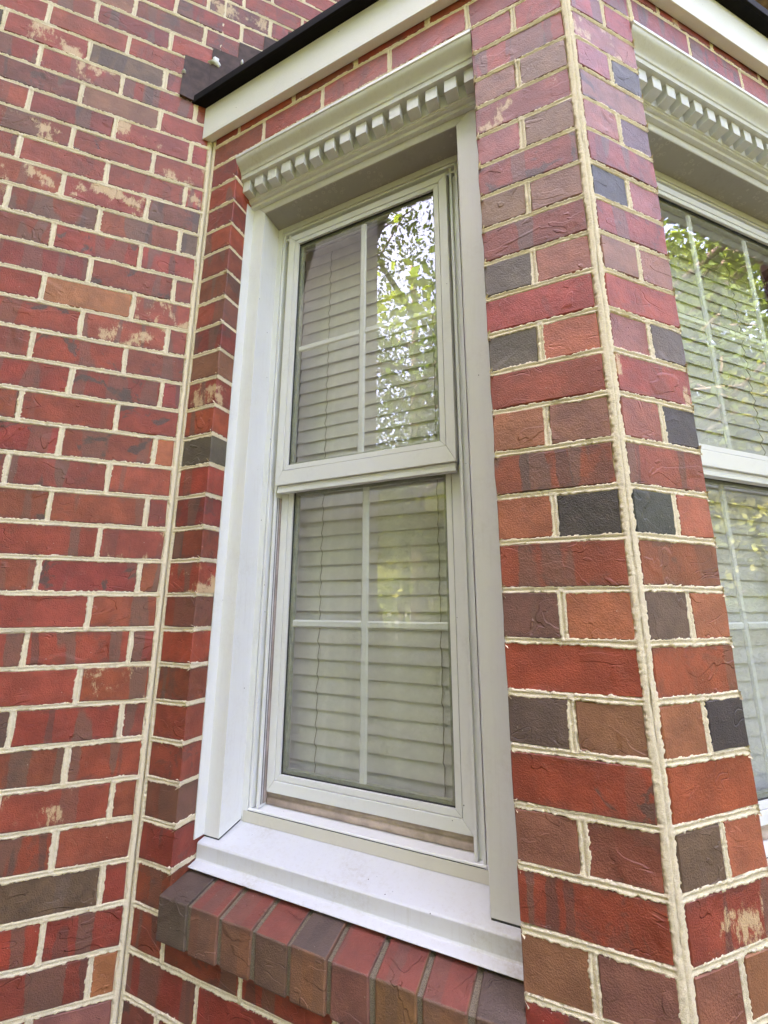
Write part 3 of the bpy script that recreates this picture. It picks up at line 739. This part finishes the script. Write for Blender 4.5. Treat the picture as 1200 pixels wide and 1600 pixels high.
# ------------------------------------------------------------------ bay roof: frieze board, black drip edge, shingled slopes, step flashing
def at(fr, x, y, z): return fr @ Vector((x, y, z))
def run(frame_pts):      # helper kept for the hip roof: world points to mesh
    return frame_pts
E0 = EAVE_D
def offset_path(d):      # plan polygon of the bay offset outwards by d: main wall, side/front corner, front/far corner, main wall
    c = d*math.tan(R(22.5))
    A = Vector((0, 0)) + Vector((-d/Q*1.0, 0)); B = Vector((L*Q, -L*Q)) + Vector((-c, -d)); Cc = Vector((L*Q+FW, -L*Q)) + Vector((c, -d)); D = Vector((L*Q*2+FW + d/Q, 0))
    return [A, B, Cc, D]
def band(name, d0, d1, z0, z1, mat, parent, bevel=0.0):
    A = offset_path(d0); B = offset_path(d1); mb = MB(); n = 4
    vs = [(p.x, p.y, z0) for p in B] + [(p.x, p.y, z1) for p in B] + [(p.x, p.y, z0) for p in A] + [(p.x, p.y, z1) for p in A]
    fs = []
    for i in range(3): fs += [(i, i+1, 4+i+1, 4+i), (8+i+1, 8+i, 12+i, 12+i+1), (i, 8+i, 8+i+1, i+1), (4+i, 4+i+1, 12+i+1, 12+i)]
    fs += [(0, 4, 12, 8), (3, 11, 15, 7)]
    o = mb.add(vs, fs).build(name, mat, parent, False, bevel); return o
rise = (L*Q + .045)*ROOF_K*.72
P0 = offset_path(.050); 
ridge = [Vector((L*Q*.92, -.02)), Vector((L*Q*1.08+FW, -.02))]
mb = MB()
zt = EAVE_Z + rise; ze = EAVE_Z + .002
top = [(.62, 0.003, roof_line(.62)), (L*Q*2+FW-.62, 0.003, roof_line(.62))]
ev = [(p.x, p.y if i in (1, 2) else .003, ze) for i, p in enumerate(P0)]
mb.add(ev + top + [(p[0], p[1], p[2]-.02) for p in ev], [(0, 1, 4), (1, 2, 5, 4), (2, 3, 5), (0, 6, 7, 1), (1, 7, 8, 2), (2, 8, 9, 3), (6, 9, 8, 7)])
roof = mb.build('bay_roof', 'shingle', house); roof.matrix_local = MAIN
tag(roof, 'small dark roof over the bay with white frieze board')
band('frieze_board', 0.0015, .0225, .1880, .3130, 'fascia', roof, .0012)
band('roof_soffit', .0020, .046, .3135, .3190, 'drip', roof)
band('drip_edge', .0440, .0520, .3125, .3420, 'drip', roof, .002)
# step flashing let into the main wall, one piece to each course
for k in range(6):
    x0 = -.108 + .0785*k; x1 = x0 + .092; zt_ = .4915 + .0745*k; zb_ = max(.322, roof_line(x0) - .12) if k else .322
    y = -.0050 - .0012*(k % 2)
    if k == 0: pts = [(x0, zb_), (x0+.042, zb_-.002), (x1, zb_+.065), (x1, zt_), (x0+.001, zt_)]
    else: pts = [(x0, zb_), (x1, zb_+.03), (x1, zt_), (x0, zt_)]
    m = len(pts); bend = [r_ for r_ in range(m)]
    vs = [(px, y - .0015*random.random() - (.004 if pz == zb_ else 0), pz) for px, pz in pts] + [(px, .004, pz) for px, pz in pts]
    o = MB().add(vs, [tuple(range(m)), tuple(range(2*m-1, m-1, -1))] + [(i, i+m, (i+1) % m+m, (i+1) % m) for i in range(m)]).build('flashing', 'flash', roof, False, .0006)
# caulk dabs on the flashing
def blob(x, z, rx_, rz_, seed, spikes=0):
    r = random.Random(seed); vs = []; n = 10
    mb = MB(); rings = []
    for j, (f, y) in enumerate(((1.0, -.004), (.8, -.011), (.4, -.015))):
        for k in range(n):
            a = 2*math.pi*k/n; q = f*(1+r.uniform(-.35, .35)); vs.append((x+rx_*q*math.cos(a), y+r.uniform(-.001, .001), z+rz_*q*math.sin(a)))
    vs.append((x, -.016, z))
    fs = [(j*n+k, j*n+(k+1) % n, (j+1)*n+(k+1) % n, (j+1)*n+k) for j in range(2) for k in range(n)] + [(2*n+k, 2*n+(k+1) % n, 3*n) for k in range(n)]
    mb.add(vs, fs).build('caulk_dab', 'caulk', roof, True)
blob(-.018, .510, .012, .020, 1); blob(-.010, .500, .010, .010, 2); blob(-.024, .498, .014, .005, 5); blob(-.104, .416, .006, .005, 3); blob(.063, .548, .005, .012, 4); blob(.205, .742, .008, .012, 6)

# ------------------------------------------------------------------ rest of the house: eaves, main roof, wing at the left, room behind the blinds
for k in range(5):
    o = MB().box(-4.2, 6.0, -.50+.1*k+.002, -.40+.1*k-.002, 2.28, 2.30).build('soffit_board', 'wood', house); o.matrix_local = MAIN
mb = MB(); mb.add([(-5.3, -.55, 2.30), (6.3, -.55, 2.30), (6.3, 4.5, 5.2), (-5.3, 4.5, 5.2), (-5.3, 9.5, 2.3), (6.3, 9.5, 2.3), (-5.3, -.55, 2.42), (6.3, -.55, 2.42), (6.3, 4.5, 5.32), (-5.3, 4.5, 5.32), (-5.3, 9.5, 2.42), (6.3, 9.5, 2.42)],
    [(0, 1, 2, 3), (3, 2, 5, 4), (6, 9, 8, 7), (9, 10, 11, 8), (0, 6, 7, 1), (4, 5, 11, 10), (0, 3, 9, 6), (3, 4, 10, 9), (1, 7, 8, 2), (2, 8, 11, 5)])
o = mb.build('main_roof', 'shingle', house); o.matrix_local = MAIN
mb = MB(); mb.box(6.0, 6.2, .0, 9.0, -Z0, 2.3); mb.box(-4.2, 6.0, 8.8, 9.0, -Z0, 2.3)
o = mb.build('outer_wall', 'far_brick', house); o.matrix_local = MAIN
mb = MB(); mb.box(-5.4, -4.21, -1.90, 3.0, -Z0, 5.2)
o = mb.build('side_wing', 'siding', house); o.matrix_local = MAIN
mb = MB(); mb.add([(-5.6, -2.1, 5.20), (-4.0, -2.1, 5.20), (-4.0, .5, 6.0), (-5.6, .5, 6.0), (-4.0, 3.2, 5.2), (-5.6, 3.2, 5.2)], [(0, 1, 2, 3), (3, 2, 4, 5), (0, 3, 5), (1, 4, 2), (0, 5, 4, 1)])
o = mb.build('wing_roof', 'shingle', house); o.matrix_local = MAIN
mb = MB(); mb.box(.05, L*Q*2+FW-.05, .32, .36, -Z0, .40); 
for za, zb in ((.36, .40), (-2.40, -2.36)):
    pl = [(.10, .30), (.10, -.02), (L*Q+.02, -L*Q+.10), (L*Q+FW-.02, -L*Q+.10), (L*Q*2+FW-.10, -.02), (L*Q*2+FW-.10, .30)]
    mb.prof_z(pl, za, zb)
o = mb.build('room_lining', 'room', house); o.matrix_local = MAIN

# ------------------------------------------------------------------ garden trees behind the viewer: most mirrored, unseen tall ones at left block sky
def tree_meshes(seed, h, spread, leaves, leafmat, low=.26, ls=1.0):
    r = random.Random(seed); rn = np.random.default_rng(seed)
    tk = MB(); th = h*.55
    pth = [(r.uniform(-.06, .06)*h*.1*k/6, r.uniform(-.06, .06)*h*.1*k/6, h*.9*k/6) for k in range(7)]
    tk.tube(pth, [h*.020*(1-k/7.5) for k in range(7)], 9)
    ends = []
    for k in range(16):
        z0 = h*r.uniform(low, .82); a = r.uniform(0, 6.283); ln = spread*r.uniform(.5, 1.0)*(1.15-z0/h*.7); b = Vector((0, 0, z0))
        e = b + Vector((math.cos(a)*ln, math.sin(a)*ln, ln*r.uniform(.15, .6))); m = (b+e)/2 + Vector((r.uniform(-.2, .2), r.uniform(-.2, .2), r.uniform(0, .3)))
        tk.tube([b, m, e], [h*.007, h*.005, h*.0022], 6); ends += [m.lerp(e, .4), e]
        for _ in range(3):
            q = m.lerp(e, r.uniform(.1, .9)); f = q + Vector((r.uniform(-1, 1), r.uniform(-1, 1), r.uniform(-.2, .8)))*spread*.3; tk.tube([q, f], [h*.0025, h*.001], 5); ends.append(f)
    ends = np.array([tuple(e) for e in ends]); n = leaves
    ci = rn.integers(0, len(ends), n); pos = ends[ci] + rn.normal(0, 1, (n, 3))*np.array([spread*.15, spread*.15, spread*.11])
    ax = rn.normal(0, 1, (n, 3)); ax /= np.linalg.norm(ax, axis=1)[:, None]; bx = np.cross(ax, rn.normal(0, 1, (n, 3))); bx /= np.linalg.norm(bx, axis=1)[:, None]
    s = rn.uniform(.05, .10, n)[:, None]*ls
    V = np.stack([pos-ax*s, pos+bx*s*.55, pos+ax*s, pos-bx*s*.55], 1).reshape(-1, 3); Fq = np.arange(4*n).reshape(n, 4)
    me = bpy.data.meshes.new('crown'); me.vertices.add(len(V)); me.vertices.foreach_set('co', V.astype(np.float32).ravel()); me.loops.add(4*n); me.loops.foreach_set('vertex_index', Fq.astype(np.int32).ravel())
    me.polygons.add(n); me.polygons.foreach_set('loop_start', np.arange(0, 4*n, 4, dtype=np.int32)); me.update(calc_edges=True); me.materials.append(M[leafmat])
    return tk.mesh('trunk', 'bark', True), me
kinds = [tree_meshes(1, 9.5, 3.2, 26000, 'leaf_a'), tree_meshes(2, 11.5, 3.4, 24000, 'leaf_b'), tree_meshes(3, 8.0, 2.6, 14000, 'leaf_b'), tree_meshes(5, 5.5, 2.0, 16000, 'leaf_b', .04), tree_meshes(7, 9.5, 3.2, 21000, 'leaf_c', .26, .62)]
spots = [(-8.6, -4.6, 4, 1.35, 'open dark green tree mirrored in the right half of the nearer window'), (-14.5, -6.6, 1, .62, 'taller yellow-green tree mirrored behind the open dark one'),
         (-13.0, -5.0, 2, .75, 'small yellow-green tree mirrored low in the nearer window'), (-17.0, -9.0, 1, .75, 'farthest tall tree mirrored in the nearer window'),
         (-9.6, -3.9, 3, 1.0, 'low bushy tree mirrored in the upper part of the lower sash'), (-11.2, -6.4, 3, 1.1, 'low bushy tree mirrored right of the other one in the lower sash'), (-14.5, -5.6, 3, 1.2, 'farthest low bushy tree on the left of the lawn'),
         (8.8, -3.9, 3, 1.0, 'low bushy tree mirrored low in the window at the right edge'), (12.5, -7.2, 3, 1.2, 'farther low bushy tree on the right of the lawn'),
         (-5.0, -8.8, 0, 1.75, 'tall spreading tree shading the left of the lawn'), (-1.6, -12.0, 1, 1.45, 'tall yellow-green tree in front of the house, left of the middle'), (-7.6, -13.0, 0, 1.7, 'tall spreading tree behind the one shading the lawn'),
         (7.2, -5.0, 4, 1.25, 'open dark green tree mirrored in the window at the right edge'), (10.5, -6.0, 0, 1.05, 'darker green tree mirrored at the right edge of the front window'),
         (9.5, -9.5, 2, 1.2, 'small yellow-green tree mirrored behind the open dark one at right'), (14.0, -10.0, 0, 1.2, 'farthest green tree on the right of the garden'),
         (-3.5, -19.0, 0, 1.0, 'green tree far across the lawn'), (3.0, -21.0, 1, .9, 'yellow-green tree far across the lawn')]
for k, (x, y, kd, s, lab) in enumerate(spots):
    t = bpy.data.objects.new('tree', None); COL.objects.link(t); t.location = (x, y, 0); t.rotation_euler = (0, 0, k*1.7); t.scale = (s, s, s)
    tag(t, lab, 'tree', 'garden trees mirrored in the panes')
    link('trunk', kinds[kd][0], t); link('crown', kinds[kd][1], t)

# ------------------------------------------------------------------ unseen shrubs added beside the bay to hide sunlit lawn from the panes
def shrub_meshes(seed, rad, h, leaves):
    rn_ = np.random.default_rng(seed); st = MB()
    for k in range(9):
        a_ = rn_.uniform(0, 6.283); e_ = (math.cos(a_)*rad*rn_.uniform(.3, .75), math.sin(a_)*rad*rn_.uniform(.3, .75), h*rn_.uniform(.5, .9))
        st.tube([(0, 0, 0), (e_[0]*.35, e_[1]*.35, e_[2]*.5), e_], [.022, .014, .005], 6)
    d_ = rn_.normal(0, 1, (leaves, 3)); d_ /= np.linalg.norm(d_, axis=1)[:, None]
    rr_ = (rn_.random(leaves)**.28)*(1 + .16*np.sin(d_[:, 0]*9+seed)*np.sin(d_[:, 1]*8)*np.sin(d_[:, 2]*7+1))
    p_ = d_*rr_[:, None]*np.array([rad, rad, h*.5]) + np.array([0, 0, h*.52]); p_[:, 2] = np.maximum(p_[:, 2], .03)
    ax_ = rn_.normal(0, 1, (leaves, 3)); ax_ /= np.linalg.norm(ax_, axis=1)[:, None]; bx_ = np.cross(ax_, d_); bx_ /= np.linalg.norm(bx_, axis=1)[:, None]+1e-6
    s_ = rn_.uniform(.018, .034, leaves)[:, None]
    V_ = np.stack([p_-ax_*s_, p_+bx_*s_*.6, p_+ax_*s_, p_-bx_*s_*.6], 1).reshape(-1, 3)
    me_ = bpy.data.meshes.new('foliage'); me_.vertices.add(len(V_)); me_.vertices.foreach_set('co', V_.astype(np.float32).ravel()); me_.loops.add(4*leaves); me_.loops.foreach_set('vertex_index', np.arange(4*leaves, dtype=np.int32))
    me_.polygons.add(leaves); me_.polygons.foreach_set('loop_start', np.arange(0, 4*leaves, 4, dtype=np.int32)); me_.update(calc_edges=True); me_.materials.append(M['leaf_c'])
    return st.mesh('stems', 'bark', True), me_
bush = shrub_meshes(3, .75, 1.35, 9000)
for k, (x, y, sc_, lab) in enumerate([(-3.2, -1.55, 1.0, 'added dark green bush nearest the left end of the mulch bed'), (-3.3, -2.75, 1.1, 'added dark green bush at the lawn edge left of the bay'), (-4.7, -3.5, 1.2, 'added dark green bush standing on the lawn beyond the left bed'),
        (4.0, -1.9, 1.0, 'added dark green bush right of the bay close to the wall'), (5.0, -2.5, 1.15, 'added dark green bush at the lawn edge right of the bay'), (6.2, -3.2, 1.2, 'added dark green bush farthest right on the lawn')]):
    t = bpy.data.objects.new('added_shrub', None); COL.objects.link(t); t.location = (x, y, 0); t.rotation_euler = (0, 0, k*1.3); t.scale = (sc_, sc_, sc_)
    tag(t, lab, 'added_shrub', 'added shrubs beside the bay'); link('stems', bush[0], t); link('foliage', bush[1], t)

# ------------------------------------------------------------------ woods along the far side of the lawn, one mass of leaves and stems
wm = MB(); rn = np.random.default_rng(41)
for k in range(90):
    a = rn.uniform(R(172), R(368)); rr = rn.uniform(25, 36); x, y = rr*math.cos(a), rr*math.sin(a); hh = rn.uniform(7, 13)
    wm.tube([(x, y, 0), (x+rn.uniform(-.4, .4), y+rn.uniform(-.4, .4), hh)], [rn.uniform(.10, .2), .04], 6)
woods = wm.build('woods', 'bark'); tag(woods, kind='stuff')
n = 60000
a = rn.uniform(R(170), R(370), n); rr = rn.uniform(24, 37, n); hz_ = 9.5 + 3.5*np.sin(a*7.3) + 2*np.sin(a*17.1+rr)
zz = rn.random(n)**.85*hz_; cl = np.sin(a*60+rr*1.3)*np.sin(zz*1.9+a*20)
pos = np.stack([rr*np.cos(a), rr*np.sin(a), zz], 1)[cl > -.35]; n = len(pos)
ax = rn.normal(0, 1, (n, 3)); ax /= np.linalg.norm(ax, axis=1)[:, None]; bx = np.cross(ax, rn.normal(0, 1, (n, 3))); bx /= np.linalg.norm(bx, axis=1)[:, None]
sz = rn.uniform(.16, .36, n)[:, None]
V = np.stack([pos-ax*sz, pos+bx*sz*.6, pos+ax*sz, pos-bx*sz*.6], 1).reshape(-1, 3)
me = bpy.data.meshes.new('foliage'); me.vertices.add(len(V)); me.vertices.foreach_set('co', V.astype(np.float32).ravel()); me.loops.add(4*n); me.loops.foreach_set('vertex_index', np.arange(4*n, dtype=np.int32))
me.polygons.add(n); me.polygons.foreach_set('loop_start', np.arange(0, 4*n, 4, dtype=np.int32)); me.update(calc_edges=True); me.materials.append(M['leaf_b'])
link('foliage', me, woods)
